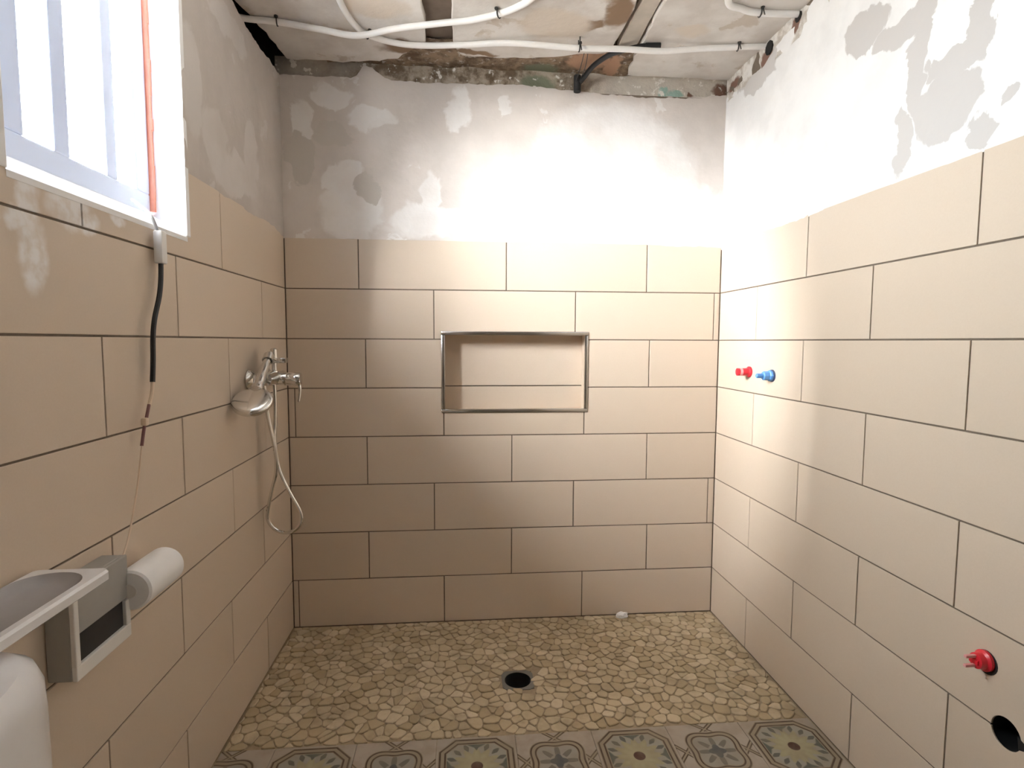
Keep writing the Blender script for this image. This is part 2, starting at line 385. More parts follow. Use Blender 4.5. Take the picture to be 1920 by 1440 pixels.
# ================================================================== SETTING
G = .0022   # half joint width
def tiles(parent, mp, rows, mat, clip=None, ztop8=1.6):
    for r, joints in rows.items():
        z0, z1 = .2 * (r - 1), .2 * r
        if r == 8: z1 = ztop8
        for a, c in zip(joints[:-1], joints[1:]):
            gx0 = 0 if abs(a) < 1e-6 else G
            poly = [(a + G, z0 + G), (c - G, z0 + G), (c - G, z1 - G), (a + G, z1 - G)]
            polys = clip(poly) if clip else [poly]
            for p in polys:
                dz = random.uniform(-.0003, .0004)
                v, f = slab(p, -.004, dz, .0009, mp); mobj('tile', v, f, mat, parent)

# --- floor
floor = mobj('floor', *(lambda m: (m.v, m.f))(MB().box((-.3, YF - .1, -.15), (.841, .3, -.0035)).box((.947, YF - .1, -.15), (2.1, .3, -.0035))
             .box((.841, -.385, -.15), (.947, .3, -.0035)).box((.841, YF - .1, -.15), (.947, -.491, -.0035))), MMORTAR)
tag(floor, kind='structure')
DR = Vector((.894, -.438))
def voronoi():
    s = .0375; seeds = []
    for i in range(int(1.9 / s) + 1):
        for j in range(int(.80 / s) + 1):
            x = (i + (.5 if j % 2 else 0)) * s + random.uniform(-.46, .46) * s - .04
            y = -j * s + random.uniform(-.46, .46) * s + .02
            seeds.append((x, y))
    grid = {}
    for k, (x, y) in enumerate(seeds): grid.setdefault((int(x // .05), int(y // .05)), []).append(k)
    cells = []
    for k, (x, y) in enumerate(seeds):
        if not (-.01 < x < W + .01 and -.714 < y < .01): continue
        poly = [(max(0.004, x - .06), max(-.7145, y - .06)), (min(W - .004, x + .06), max(-.7145, y - .06)), (min(W - .004, x + .06), min(-.003, y + .06)), (max(0.004, x - .06), min(-.003, y + .06))]
        if poly[1][0] - poly[0][0] < .008 or poly[2][1] - poly[1][1] < .008: continue
        gx, gy = int(x // .05), int(y // .05)
        for ix in range(gx - 2, gx + 3):
            for iy in range(gy - 2, gy + 3):
                for q in grid.get((ix, iy), ()):
                    if q == k or not poly: continue
                    ox, oy = seeds[q]; mx_, my_ = (x + ox) / 2, (y + oy) / 2; nx, ny = ox - x, oy - y
                    new = []
                    for i in range(len(poly)):
                        p, p2 = poly[i], poly[(i + 1) % len(poly)]
                        d1 = (p[0] - mx_) * nx + (p[1] - my_) * ny; d2 = (p2[0] - mx_) * nx + (p2[1] - my_) * ny
                        if d1 <= 0: new.append(p)
                        if d1 * d2 < 0:
                            t = d1 / (d1 - d2); new.append((p[0] + (p2[0] - p[0]) * t, p[1] + (p2[1] - p[1]) * t))
                    poly = new
        if len(poly) < 3: continue
        # drop tiny edges
        q = [poly[i] for i in range(len(poly)) if math.dist(poly[i], poly[i - 1]) > .004]
        if len(q) < 3: continue
        cx, cy = sum(p[0] for p in q) / len(q), sum(p[1] for p in q) / len(q)
        if math.hypot(cx - DR.x, cy - DR.y) < .062: continue
        if max(abs(cx - DR.x), abs(cy - DR.y)) < .064: continue
        w = random.uniform(.0007, .0020)
        q = inset(q, w)
        ar = abs(sum(q[i][0] * q[(i + 1) % len(q)][1] - q[(i + 1) % len(q)][0] * q[i][1] for i in range(len(q)))) / 2
        if ar < .00012 or ar > .004: continue
        if any(math.dist(p, (cx, cy)) > .05 for p in q): continue
        cells.append((cy, q, ar))
    return cells
cells = voronoi()
def corner_round(q):
    r = []
    n = len(q)
    for i in range(n):
        p0, p1, p2 = q[i - 1], q[i], q[(i + 1) % n]
        r.append((p1[0] + (p0[0] - p1[0]) * .22, p1[1] + (p0[1] - p1[1]) * .22)); r.append((p1[0] + (p2[0] - p1[0]) * .22, p1[1] + (p2[1] - p1[1]) * .22))
    return r
def stone_geo(q):
    h = random.uniform(.0, .0028)
    return slab(corner_round(q), -.005, h, .0022, FLOOR)
cells.sort(key=lambda c: -c[2] / (2.334 + c[0]) ** 3)     # largest in view first
rest = MB()
for i, (cy, q, ar) in enumerate(cells):
    v, f = stone_geo(q)
    if i < 300: mobj('stone', v, f, MSTONE, floor)
    else: rest.add(v, f)
tag(rest.build('stone_bed', MSTONE, floor), kind='stuff')
# printed cement tiles in front of the mosaic
TP = .2343; tx0 = .74 - 2 * 2 * TP - TP / 2
for j in range(9):
    y1 = -.7155 - j * TP; y0 = y1 - TP
    for i in range(-2, 12):
        x0 = tx0 + i * TP; x1 = x0 + TP
        a, c = max(x0, .002), min(x1, W - .002)
        if c - a < .01: continue
        v, f = slab([(a + .0006, y0 + .0006), (c - .0006, y0 + .0006), (c - .0006, y1 - .0006), (a + .0006, y1 - .0006)], -.004, .0, .0004, FLOOR)
        mobj('floor_tile', v, f, MFLOW if (i + j) % 2 == 0 else MSTAR, floor, origin=((x0 + x1) / 2, (y0 + y1) / 2, 0))

# --- back wall, with the niche opening
NX0, NX1, NZ0, NZ1, ND = .617, 1.229, .896, 1.232, .095
b = MB()
b.box((-.3, .0028, -.1), (NX0, .3, 2.20)).box((NX1, .0028, -.1), (W + .3, .3, 2.20)).box((NX0, .0028, -.1), (NX1, .3, NZ0)).box((NX0, .0028, NZ1), (NX1, .3, 2.20)).box((NX0, ND + .02, NZ0), (NX1, .3, NZ1))
wall_back = b.build('wall_back', MGROUT); tag(wall_back, kind='structure')
def niche_clip(p):
    (x0, z0), (x1, _), (_, z1), _ = p
    a, c, d, e_ = NX0 - .001, NX1 + .001, NZ0 - .001, NZ1 + .001
    if x1 <= a or x0 >= c or z1 <= d or z0 >= e_: return [p]
    X0, X1, Z0, Z1 = max(x0, a), min(x1, c), max(z0, d), min(z1, e_)
    fullw, fullh = (X0 <= x0 + .004 and X1 >= x1 - .004), (Z0 <= z0 + .004 and Z1 >= z1 - .004)
    R = lambda q0, r0, q1, r1: [(q0, r0), (q1, r0), (q1, r1), (q0, r1)]
    if fullw and fullh: return []
    if fullw: return [R(x0, z0, x1, Z0)] if Z0 > z0 + .004 else [R(x0, Z1, x1, z1)]
    if fullh:
        o = []
        if X0 > x0 + .004: o.append(R(x0, z0, X0, z1))
        if X1 < x1 - .004: o.append(R(X1, z0, x1, z1))
        return o
    left, low = X0 > x0 + .004, Z0 <= z0 + .004
    if left and low: return [[(x0, z0), (X0, z0), (X0, Z1), (x1, Z1), (x1, z1), (x0, z1)]]
    if left: return [[(x0, z0), (x1, z0), (x1, Z0), (X0, Z0), (X0, z1), (x0, z1)]]
    if low: return [[(X1, z0), (x1, z0), (x1, z1), (x0, z1), (x0, Z1), (X1, Z1)]]
    return [[(x0, z0), (x1, z0), (x1, z1), (X1, z1), (X1, Z0), (x0, Z0)]]
rows_back = {1: (0.001, .023, .623, 1.216, W), 2: (0.001, .312, .909, 1.5, W), 3: (0.001, .584, 1.174, 1.77, W), 4: (0.001, .311, .909, 1.492, W),
             5: (0.001, .027, .625, 1.216, W), 6: (0.001, .311, .909, 1.494, W), 7: (0.001, .587, 1.174, 1.773, W), 8: (0.001, .288, .884, 1.476, W)}
# row numbering: row r spans z .2(r-1) to .2r ; photo rows 4-5 straddle the niche
rb = {1: rows_back[1], 2: rows_back[2], 3: rows_back[3], 4: (0.001, .311, .909, 1.492, W), 5: (0.001, .027, .625, 1.216, W), 6: rows_back[6], 7: rows_back[7], 8: rows_back[8]}
tiles(wall_back, BACK, rb, MT, niche_clip)

def plaster(parent, mp, u0, u1, low, top, mat, nu, nv, name='plaster', amp=.0025, base=-.003):
    from mathutils import noise as N
    vs, fs = [], []
    for j in range(nv + 1):
        for i in range(nu + 1):
            u = u0 + (u1 - u0) * i / nu; a, c = low(u), top(u); v = a + (c - a) * j / nv
            n = .0012 + amp * N.noise(Vector((u * 7, v * 7, u0))) + amp * .5 * N.noise(Vector((u * 23, v * 23, 3)))
            if j in (0,): n = -.0005
            if j == nv: n -= .004
            vs.append(mp(u, v, n))
    for j in range(nv):
        for i in range(nu):
            k = j * (nu + 1) + i; fs.append((k, k + 1, k + nu + 2, k + nu + 1))
    k0 = len(vs)
    for i in range(nu + 1): u = u0 + (u1 - u0) * i / nu; vs.append(mp(u, top(u), -.03))
    for i in range(nu): fs.append((nv * (nu + 1) + i, nv * (nu + 1) + i + 1, k0 + i + 1, k0 + i))
    k1 = len(vs)
    for i in range(nu + 1): u = u0 + (u1 - u0) * i / nu; vs.append(mp(u, low(u), -.004))
    for i in range(nu): fs.append((i, i + 1, k1 + i + 1, k1 + i))
    return mobj(name, vs, fs, mat, parent, True)
from mathutils import noise as NZ
def lerp(tab):
    def f(u):
        if u <= tab[0][0]: return tab[0][1]
        for (a, p), (c, q) in zip(tab, tab[1:]):
            if u <= c: return p + (q - p) * (u - a) / (c - a)
        return tab[-1][1]
    return f
jag = lambda u, s, amp: amp * NZ.noise(Vector((u * s, s, .3))) + amp * .6 * NZ.noise(Vector((u * s * 3.1, .7, s)))
tb = lerp([(0, 2.219), (.15, 2.221), (.27, 2.22), (.30, 2.235), (.315, 2.268), (.35, 2.268), (.37, 2.25), (.40, 2.225), (.43, 2.217), (.565, 2.213), (.776, 2.217), (.958, 2.219), (1.154, 2.206), (1.386, 2.195), (1.611, 2.202), (1.72, 2.206), (1.798, 2.216)])
lb = lerp([(0, 1.597), (.3, 1.599), (.32, 1.598), (.6, 1.598), (1.2, 1.597), (1.5, 1.597), (1.55, 1.59), (1.68, 1.592), (1.798, 1.586)])
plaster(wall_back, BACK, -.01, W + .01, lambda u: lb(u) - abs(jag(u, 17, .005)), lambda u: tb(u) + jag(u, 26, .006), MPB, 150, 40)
# rough masonry strip between plaster and ceiling
vs, fs = [], []
for j in range(7):
    for i in range(81):
        u, v = -.02 + 1.84 * i / 80, 2.17 + .125 * j / 6
        vs.append(BACK(u, v, -.014 + .012 * NZ.noise(Vector((u * 9, v * 14, 5)))))
for j in range(6):
    for i in range(80):
        k = j * 81 + i; fs.append((k, k + 1, k + 82, k + 81))
mobj('masonry_strip', vs, fs, MSTRIP, wall_back, True)

# --- left wall with the window opening
lw = MB()
T0 = -.16
lw.box((T0, YF - .1, -.1), (-.0028, WY0, 2.205)).box((T0, WY1, -.1), (-.0028, .02, 2.205)).box((T0, WY0, -.1), (-.0028, WY1, WZ0 - .012)).box((T0, WY0, WZ1), (-.0028, WY1, 2.205))
wall_left = lw.build('wall_left', MGROUT); tag(wall_left, kind='structure')
def win_clip(p):
    (x0, z0), (x1, _), (_, z1), _ = p
    if z1 <= WZ0 or x1 <= WY0 or x0 >= WY1: return [p]
    R = lambda q0, r0, q1, r1: [(q0, r0), (q1, r0), (q1, r1), (q0, r1)]
    o = [R(x0, z0, x1, WZ0 - .001)]
    if x0 < WY0 - .01: o[0] = [(x0, z0), (x1, z0), (x1, WZ0 - .001), (WY0 - .001, WZ0 - .001), (WY0 - .001, z1), (x0, z1)]
    elif x1 > WY1 + .01: o[0] = [(x0, z0), (x1, z0), (x1, z1), (WY1 + .001, z1), (WY1 + .001, WZ0 - .001), (x0, WZ0 - .001)]
    return o
A3 = (YF, -2.7, -2.1, -1.5, -.9, -.305, -.001); A6 = (YF, -2.4, -1.8, -1.205, -.603, -.001)
A3l = (YF, -2.66, -2.06, -1.46, -.861, -.266, -.001); A6l = (YF, -2.37, -1.77, -1.163, -.563, -.001)
tiles(wall_left, LEFT, {1: A3, 2: A6, 3: (YF, -2.7, -2.1, -1.5, -.897, -.313, -.001), 4: A6l, 5: A3l, 6: A6l, 7: A3l, 8: (YF, -2.4, -1.8, -1.203, -.59, -.001)}, MTL, win_clip, 1.625)
tl = lerp([(YF, 2.235), (-.6, 2.236), (-.45, 2.234), (-.25, 2.221), (0, 2.222)])
ll = lerp([(YF, 1.624), (-.6, 1.622), (-.45, 1.612), (-.2, 1.615), (0, 1.60)])
llf = lambda u: ll(u) + jag(u, 15, .006) - .003; tlf = lambda u: tl(u) + jag(u, 24, .008)
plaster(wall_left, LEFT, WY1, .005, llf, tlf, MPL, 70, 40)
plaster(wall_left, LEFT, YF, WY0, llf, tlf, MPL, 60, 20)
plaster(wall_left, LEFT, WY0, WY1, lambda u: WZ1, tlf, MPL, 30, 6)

# --- right wall with the black waste hole
HY, HZ, HR = -1.341, .402, .032
rw = MB(); q = .05
rw.box((W + .0028, YF - .1, -.1), (W + .2, HY - q, 2.5)).box((W + .0028, HY + q, -.1), (W + .2, .02, 2.5)).box((W + .0028, HY - q, -.1), (W + .2, HY + q, HZ - q)).box((W + .0028, HY - q, HZ + q), (W + .2, HY + q, 2.5)).box((W + .12, HY - q, HZ - q), (W + .2, HY + q, HZ + q))
wall_right = rw.build('wall_right', MGROUT); tag(wall_right, kind='structure')
def hole_clip(p):
    (x0, z0), (x1, _), (_, z1), _ = p
    if not (x0 < HY - HR and x1 > HY + HR): return [p]
    arc = lambda a0, a1: [(HY + HR * math.cos(a), HZ + HR * math.sin(a)) for a in [a0 + (a1 - a0) * k / 14 for k in range(15)]]
    if abs(z0 - HZ) < .02:    # tile above: notch in its bottom edge
        t = math.asin((z0 - HZ) / HR); return [[(x0, z0)] + arc(math.pi - t, t) + [(x1, z0), (x1, z1), (x0, z1)]]
    if abs(z1 - HZ) < .02:
        t = math.asin((z1 - HZ) / HR); return [[(x0, z0), (x1, z0), (x1, z1)] + arc(t, -math.pi - t) + [(x0, z1)]]
    return [p]
tiles(wall_right, RIGHT, {1: A3, 2: A6, 3: A3, 4: A6, 5: A3, 6: A6, 7: A3, 8: A6}, MT, hole_clip, 1.6)
tr = lerp([(YF, 2.29), (-1.4, 2.29), (-.8, 2.275), (-.579, 2.262), (-.50, 2.25), (-.42, 2.243), (-.385, 2.237), (-.33, 2.22), (-.285, 2.205), (-.2, 2.20), (-.084, 2.197), (-.019, 2.208), (0, 2.21)])
lr = lerp([(YF, 1.597), (-1.4, 1.597), (-1.25, 1.594), (-1.15, 1.598), (-1.02, 1.597), (-.9, 1.598), (-.7, 1.598), (-.5, 1.585), (-.35, 1.595), (-.12, 1.59), (0, 1.583)])
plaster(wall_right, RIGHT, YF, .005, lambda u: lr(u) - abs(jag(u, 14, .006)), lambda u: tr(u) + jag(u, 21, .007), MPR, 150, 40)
# broken plaster rim at the top of the right wall
vs, fs = [], []
for j in range(6):
    for i in range(61):
        u, v = -1.2 + 1.2 * i / 60, 2.18 + .11 * j / 5
        vs.append(RIGHT(u, v, -.0005 + .007 * NZ.noise(Vector((u * 11, v * 16, 2))) + .003 * NZ.noise(Vector((u * 40, v * 40, 2)))))
for j in range(5):
    for i in range(60):
        k = j * 61 + i; fs.append((k, k + 1, k + 62, k + 61))
mobj('plaster_rim', vs, fs, MRIM, wall_right, True)

wf = MB().box((-.3, YF - .15, -.1), (W + .3, YF, 2.5)).build('wall_front', simple('brown painted wall', (0.34, 0.29, 0.24), .8), None); tag(wf, kind='structure')

# --- ceiling: rough base, old plaster panels, beams, dark slot along the left wall
cb = MB().box((.05, YF - .1, 2.298), (W + .3, .3, 2.50)).build('ceiling', MCEILB); tag(cb, kind='structure')
void = MB()
void.add([(T0, YF - .1, 2.19), (T0, .3, 2.19), (T0, .3, 2.5), (T0, YF - .1, 2.5), (.06, YF - .1, 2.5), (.06, .3, 2.5)], [(0, 1, 2, 3), (3, 2, 5, 4)])
void.add([(T0 - .05, .02, 2.19), (.06, .02, 2.19), (.06, .02, 2.52), (T0 - .05, .02, 2.52)], [(0, 1, 2, 3)])
void.build('dark_slot', MDARK, cb)
def rough_poly(pts, step=.035, amp=.012):
    o = []
    for i in range(len(pts)):
        a, c = Vector(pts[i]), Vector(pts[(i + 1) % len(pts)]); k = max(1, min(40, int((c - a).length / step)))
        for t in range(k):
            p = a.lerp(c, t / k); o.append((p.x + amp * NZ.noise(Vector((p.x * 22, p.y * 22, 1))), p.y + amp * NZ.noise(Vector((p.x * 22, p.y * 22, 9)))))
    return o
def panel(name, pts, z0, z1, mat, amp=.012):
    v, f = slab(rough_poly(pts, amp=amp), ZC - z1, ZC - z0, .004, CEIL); return mobj(name, v, f, mat, cb)
panel('ceiling_panel', [(-.055, YF), (.572, YF), (.578, -.19), (.50, -.115), (.46, -.055), (.24, -.008), (.19, -.02), (.035, -.012), (.004, -.27), (-.02, -.42)], 2.27, 2.30, MCEILP)
panel('ceiling_panel', [(.675, YF), (1.262, YF), (1.262, -.25), (1.245, -.17), (1.14, -.155), (1.05, -.12), (.87, -.10), (.70, -.105), (.672, -.20)], 2.27, 2.30, MCEILP)
panel('ceiling_panel', [(1.343, YF), (W + .05, YF), (W + .05, -.012), (1.38, -.012), (1.364, -.05), (1.343, -.52)], 2.268, 2.30, MCEILP)
panel('beam', [(1.270, YF), (1.338, YF), (1.338, -.50), (1.345, -.20), (1.275, -.20)], 2.276, 2.30, MBEAM2, .005)
panel('beam', [(.572, YF), (.68, YF), (.68, -.19), (.572, -.185)], 2.288, 2.30, MBEAM, .004)
# rough mortar band near the back wall
vs, fs = [], []
for j in range(9):
    for i in range(61):
        u, v = .18 + 1.22 * i / 60, -.20 + .22 * j / 8
        vs.append((u, v, 2.281 + .010 * NZ.noise(Vector((u * 10, v * 14, 8)))))
for j in range(8):
    for i in range(60):
        k = j * 61 + i; fs.append((k, k + 1, k + 62, k + 61))
mobj('mortar_band', vs, fs, MCEILB, cb, True)

# --- added unseen slab above the window, blocks steep sky light
ev = MB().box((-.62, YF, 2.24), (T0, .5, 2.34)).build('sky_blocker', simple('pale blocker', (.5, .47, .44), .9)); tag(ev, kind='structure')

# --- window in the left wall
win = empty('window_1', (-.08, (WY0 + WY1) / 2, WZ0)); tag(win, kind='structure')
ZS = 1.512; FX = -.08
# plastered reveal: sloped sill, jambs, head
rv = MB()
rv.add([(.001, WY0 - .002, WZ0), (.001, WY1 + .002, WZ0), (FX - .005, WY1 + .002, ZS), (FX - .005, WY0 - .002, ZS), (.001, WY0 - .002, WZ0 - .011), (.001, WY1 + .002, WZ0 - .011), (T0, WY1 + .002, WZ0 - .011), (T0, WY0 - .002, WZ0 - .011), (T0, WY1 + .002, ZS - .01), (T0, WY0 - .002, ZS - .01)],
       [(0, 1, 2, 3), (0, 4, 5, 1), (3, 2, 8, 9), (4, 7, 6, 5), (7, 9, 8, 6)])
rv.build('sill', MPW, win)
MB().bbox((T0, WY1 - .001, WZ0 + .002), (.002, WY1 + .02, WZ1 + .01), .003).build('reveal', MPW, win)
MB().bbox((T0, WY0 - .02, WZ0 + .002), (.002, WY0 + .001, WZ1 + .01), .003).build('reveal', MPW, win)
MB().bbox((T0, WY0 - .02, WZ1 - .001), (.002, WY1 + .02, WZ1 + .012), .003).build('reveal', MPW, win)
FB = -.125
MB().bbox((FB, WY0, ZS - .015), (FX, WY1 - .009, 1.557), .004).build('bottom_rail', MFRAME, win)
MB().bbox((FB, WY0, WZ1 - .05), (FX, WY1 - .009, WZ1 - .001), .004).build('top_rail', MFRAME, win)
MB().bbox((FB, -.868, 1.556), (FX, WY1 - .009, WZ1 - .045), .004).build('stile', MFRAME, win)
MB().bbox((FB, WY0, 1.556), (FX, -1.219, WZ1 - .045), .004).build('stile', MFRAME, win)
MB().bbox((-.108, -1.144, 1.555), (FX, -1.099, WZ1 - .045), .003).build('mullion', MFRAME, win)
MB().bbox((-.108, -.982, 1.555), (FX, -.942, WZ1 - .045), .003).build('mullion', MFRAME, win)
for a, c in ((-1.222, -1.142), (-1.101, -.980), (-.944, -.866)):
    MB().box((-.114, a, 1.553), (-.110, c, WZ1 - .046)).build('pane', MGLASS, win)
# foam seal, slightly uneven
sl = MB(); n = 22
for k in range(n):
    z0, z1 = ZS + .004 + (WZ1 - ZS - .01) * k / n, ZS + .004 + (WZ1 - ZS - .01) * (k + 1) / n
    dx = random.uniform(-.0015, .0015)
    sl.box((FX - .006 + dx, WY1 - .0095, z0), (FX + .010 + dx, WY1 - .001, z1))
tag(sl.build('foam_seal', MORANGE, win), label='orange foam seal between frame and reveal')

# ================================================================== THINGS
# --- niche
ni = empty('shower_niche', ((NX0 + NX1) / 2, ND / 2, NZ0), 'rectangular recessed niche with polished metal edge trim in the back wall', 'niche')
def nt_(mpf, poly, mat=MT): v, f = slab(poly, -.006, 0, .0008, mpf); return mobj('tile', v, f, mat, ni)
NB_ = lambda u, v, n: (u, ND - n, v)
e = .004
nt_(NB_, [(NX0, NZ0), (NX1, NZ0), (NX1, .998), (NX0, .998)]); nt_(NB_, [(NX0, 1.002), (NX1, 1.002), (NX1, NZ1), (NX0, NZ1)])
nt_(lambda u, v, n: (NX0 + .006 + n, u, v), [(.001, NZ0), (ND, NZ0), (ND, NZ1), (.001, NZ1)])
nt_(lambda u, v, n: (NX1 - .006 - n, u, v), [(.001, NZ0), (ND, NZ0), (ND, NZ1), (.001, NZ1)])
nt_(lambda u, v, n: (u, v, NZ0 + .006 + n), [(NX0 + .007, .001), (NX1 - .007, .001), (NX1 - .007, ND), (NX0 + .007, ND)])
nt_(lambda u, v, n: (u, v, NZ1 - .006 - n), [(NX0 + .007, .001), (NX1 - .007, .001), (NX1 - .007, ND), (NX0 + .007, ND)])
tw, y0, y1 = .0155, -.005, .008
def prof(a, c, horiz):
    """trim bar along one edge, rounded face"""
    mb = MB(); seg = 6
    for s_ in range(1):
        if horiz: (xa, xb), (za, zb) = a, c
        else: (xa, xb), (za, zb) = a, c
        mb.bbox((xa, y0, za), (xb, y1, zb), .003)
    return mb
prof((NX0 - .001, NX1 + .001), (NZ1 - tw + .001, NZ1 + .001), 1).build('trim', MSTEEL, ni, True)
prof((NX0 - .001, NX1 + .001), (NZ0 - .001, NZ0 + tw - .001), 1).build('trim', MSTEEL, ni, True)
prof((NX0 - .001, NX0 + tw - .001), (NZ0 + tw - .001, NZ1 - tw + .001), 0).build('trim', MSTEEL, ni, True)
prof((NX1 - tw + .001, NX1 + .001), (NZ0 + tw - .001, NZ1 - tw + .001), 0).build('trim', MSTEEL, ni, True)

# --- shower mixer on the left wall
mxr = empty('shower_mixer', (0, -.33, 1.065), 'chrome wall mixer tap with lever and vertical diverter on the left wall', 'tap')
ZM = 1.064
for yy in (-.415, -.255):
    MB().lathe([(.001, 0), (.033, .0), (.034, .004), (.030, .012), (.018, .020), (.016, .045)], (.0005, yy, ZM), (1, 0, 0), 24).build('rosette', MCHROME, mxr, True)
MB().lathe([(.010, 0), (.021, .004), (.022, .03), (.024, .06), (.024, .12), (.022, .15), (.021, .18), (.010, .184)], (.056, -.427, ZM), (0, 1, 0), 24).build('body', MCHROME, mxr, True)
MB().lathe([(.020, 0), (.022, .02), (.0225, .045), (.0215, .047), (.0215, .05), (.0235, .053), (.0235, .088), (.021, .094), (.006, .096)], (.052, -.335, ZM - .002), (1, 0, -.03), 24).build('cartridge', MCHROME, mxr, True)
MB().tube([(.140, -.335, ZM - .018), (.143, -.338, ZM - .045), (.139, -.343, ZM - .082)], [.0055, .0045, .004], 10).build('lever', MCHROME, mxr, True)
MB().lathe([(.014, -.005), (.013, .012), (.0085, .014), (.0085, .055), (.012, .057), (.012, .086), (.008, .090), (.004, .091)], (.058, -.335, ZM + .012), (0, 0, 1), 18).build('diverter', MCHROME, mxr, True)
hb = MB().bbox((.040, -.352, 1.115), (.102, -.322, 1.134), .005)
hb.lathe([(.0142, -.013), (.0175, -.013), (.0175, .013), (.0142, .013), (.0142, -.013)], (.0505, -.371, 1.1325), (.052, -.80, -.59), 20, False)
hb.build('holder', MCHROME, mxr, True)

# --- hand shower hanging in the holder, with its hose
hs = empty('hand_shower', (.055, -.45, 1.07), 'chrome hand shower with round head hanging by its hose in the holder', 'shower head')
ha, hc = Vector((.050, -.360, 1.140)), Vector((.060, -.553, 1.006)); d = (hc - ha).normalized()
MB().tube([ha - d * .012, ha + d * .02, ha + d * .08, ha + d * .15, ha + d * .185], [.0115, .0125, .014, .0165, .019, .020], 14).build('handle', MCHROME, hs, True)
nrm = Vector((.05, -.58, .81)).normalized()
MB().lathe([(.050, -.012), (.0575, -.011), (.060, -.006), (.0605, -.001), (.059, .004), (.054, .008), (.045, .0105), (.030, .0125), (.015, .0135), (.002, .014)], hc, nrm, 32).build('head', MCHROME, hs, True)
MB().lathe([(.002, -.016), (.046, -.0155), (.050, -.0125)], hc, nrm, 32).build('spray_plate', MPLG, hs, True)
hose = [(.057, -.335, 1.045), (.058, -.335, .99), (.057, -.335, .92), (.053, -.335, .85), (.058, -.335, .785), (.072, -.335, .725), (.103, -.335, .655), (.131, -.335, .60), (.137, -.335, .567), (.128, -.335, .54), (.102, -.335, .521), (.070, -.335, .519),
        (.042, -.340, .537), (.025, -.345, .570), (.028, -.345, .612), (.042, -.345, .675), (.057, -.347, .735), (.060, -.350, .79), (.053, -.352, .85), (.040, -.352, .92), (.033, -.352, .98), (.028, -.350, 1.05), (.034, -.347, 1.11), (.046, -.352, 1.140)]
hm = MB().tube(hose, .0062, 10, 6)
tag(hm.build('hose', MCHROME, hs, True), label='flexible chrome hose looping down to a drop shape')

# --- three plugs and the waste hole on the right wall
def ring(c, n, r0, r1, h, mat, parent, name, seg=24): return MB().lathe([(r0, 0), (r1, 0), (r1, h), (r0, h), (r0, 0)], c, n, seg, False).build(name, mat, parent, True)
p1 = empty('pipe_plug', (W, -.270, 1.079), 'small red pipe plug left of the blue one on the right wall', 'plug', 'pipe plugs')
MB().lathe([(.021, 0), (.021, .006), (.015, .010), (.0145, .032)], (W, -.270, 1.079), (-1, 0, 0), 20).build('body', MRED, p1, True)
MB().lathe([(.0148, .032), (.0148, .042)], (W, -.270, 1.079), (-1, 0, 0), 20).build('band', MREDL, p1, True)
MB().lathe([(.0145, .042), (.0145, .050), (.010, .052)], (W, -.270, 1.079), (-1, 0, 0), 20).build('tip', MRED, p1, True)
p2 = empty('pipe_plug', (W, -.428, 1.074), 'blue pipe plug with thin square tip on the right wall', 'plug', 'pipe plugs')
MB().lathe([(.022, 0), (.022, .003), (.0205, .006)], (W, -.428, 1.074), (-1, 0, 0), 20).build('flange', simple('dark blue plastic', (.035, .06, .13), .4), p2, True)
MB().lathe([(.020, .005), (.0195, .013), (.0165, .016), (.016, .034), (.013, .036)], (W, -.428, 1.074), (-1, 0, 0), 8).build('body', MBLUE, p2)
MB().lathe([(.0085, .034), (.0085, .058), (.006, .060)], (W, -.428, 1.074), (-1, 0, 0), 8).build('tip', MBLUE, p2)
p3 = empty('pipe_plug', (W, -1.290, .527), 'large red pipe plug with two prongs low on the right wall', 'plug', 'pipe plugs')
c3 = (W, -1.290, .527)
MB().lathe([(.025, 0), (.025, .0015), (.0225, .0015)], (W, -1.291, .524), (-1, 0, 0), 22).build('hole_rim', MBLACK, p3, True)
MB().lathe([(.0215, .0015), (.022, .008), (.017, .012), (.016, .024), (.009, .026)], c3, (-1, .05, 0), 22).build('body', MRED, p3, True)
for s_ in (-1, 1):
    MB().bbox((W - .048, -1.290 + .002 - .0035, .527 + s_ * .010 - .003), (W - .020, -1.290 + .002 + .0035, .527 + s_ * .010 + .003), .0012).build('prong', MREDL, p3)
MB().bbox((W - .030, -1.299, .522), (W - .023, -1.279, .532), .001).build('grip', MRED, p3)

wp = empty('waste_outlet', (W + .03, HY, HZ), 'open black waste pipe hole at the tile joint low on the right wall', 'drain')
MB().lathe([(.0335, -.0), (.0335, .115), (.0335, .118)], (W + .0005, HY, HZ), (1, 0, 0), 28, False).add([(W + .118, HY - .04, HZ - .04), (W + .118, HY + .04, HZ - .04), (W + .118, HY + .04, HZ + .04), (W + .118, HY - .04, HZ + .04)], [(0, 1, 2, 3)]).build('pipe', MBLACK, wp, True)
MB().lathe([(.0335, .002), (.0365, .0028), (.0335, .0035)], (W, HY, HZ), (1, 0, 0), 28, False).build('rim', MGREYW, wp, True)
# chipped notch beside the hole
MB().add([(W - .0006, HY - .024, HZ + .012), (W - .0006, HY - .043, HZ + .004), (W - .0006, HY - .040, HZ - .009), (W - .0006, HY - .028, HZ - .014), (W + .004, HY - .024, HZ + .012), (W + .004, HY - .043, HZ + .004), (W + .004, HY - .040, HZ - .009), (W + .004, HY - .028, HZ - .014)],
         [(0, 1, 2, 3), (4, 5, 6, 7), (0, 1, 5, 4), (1, 2, 6, 5), (2, 3, 7, 6), (3, 0, 4, 7)]).build('chipped_notch', MBLACK, wp)

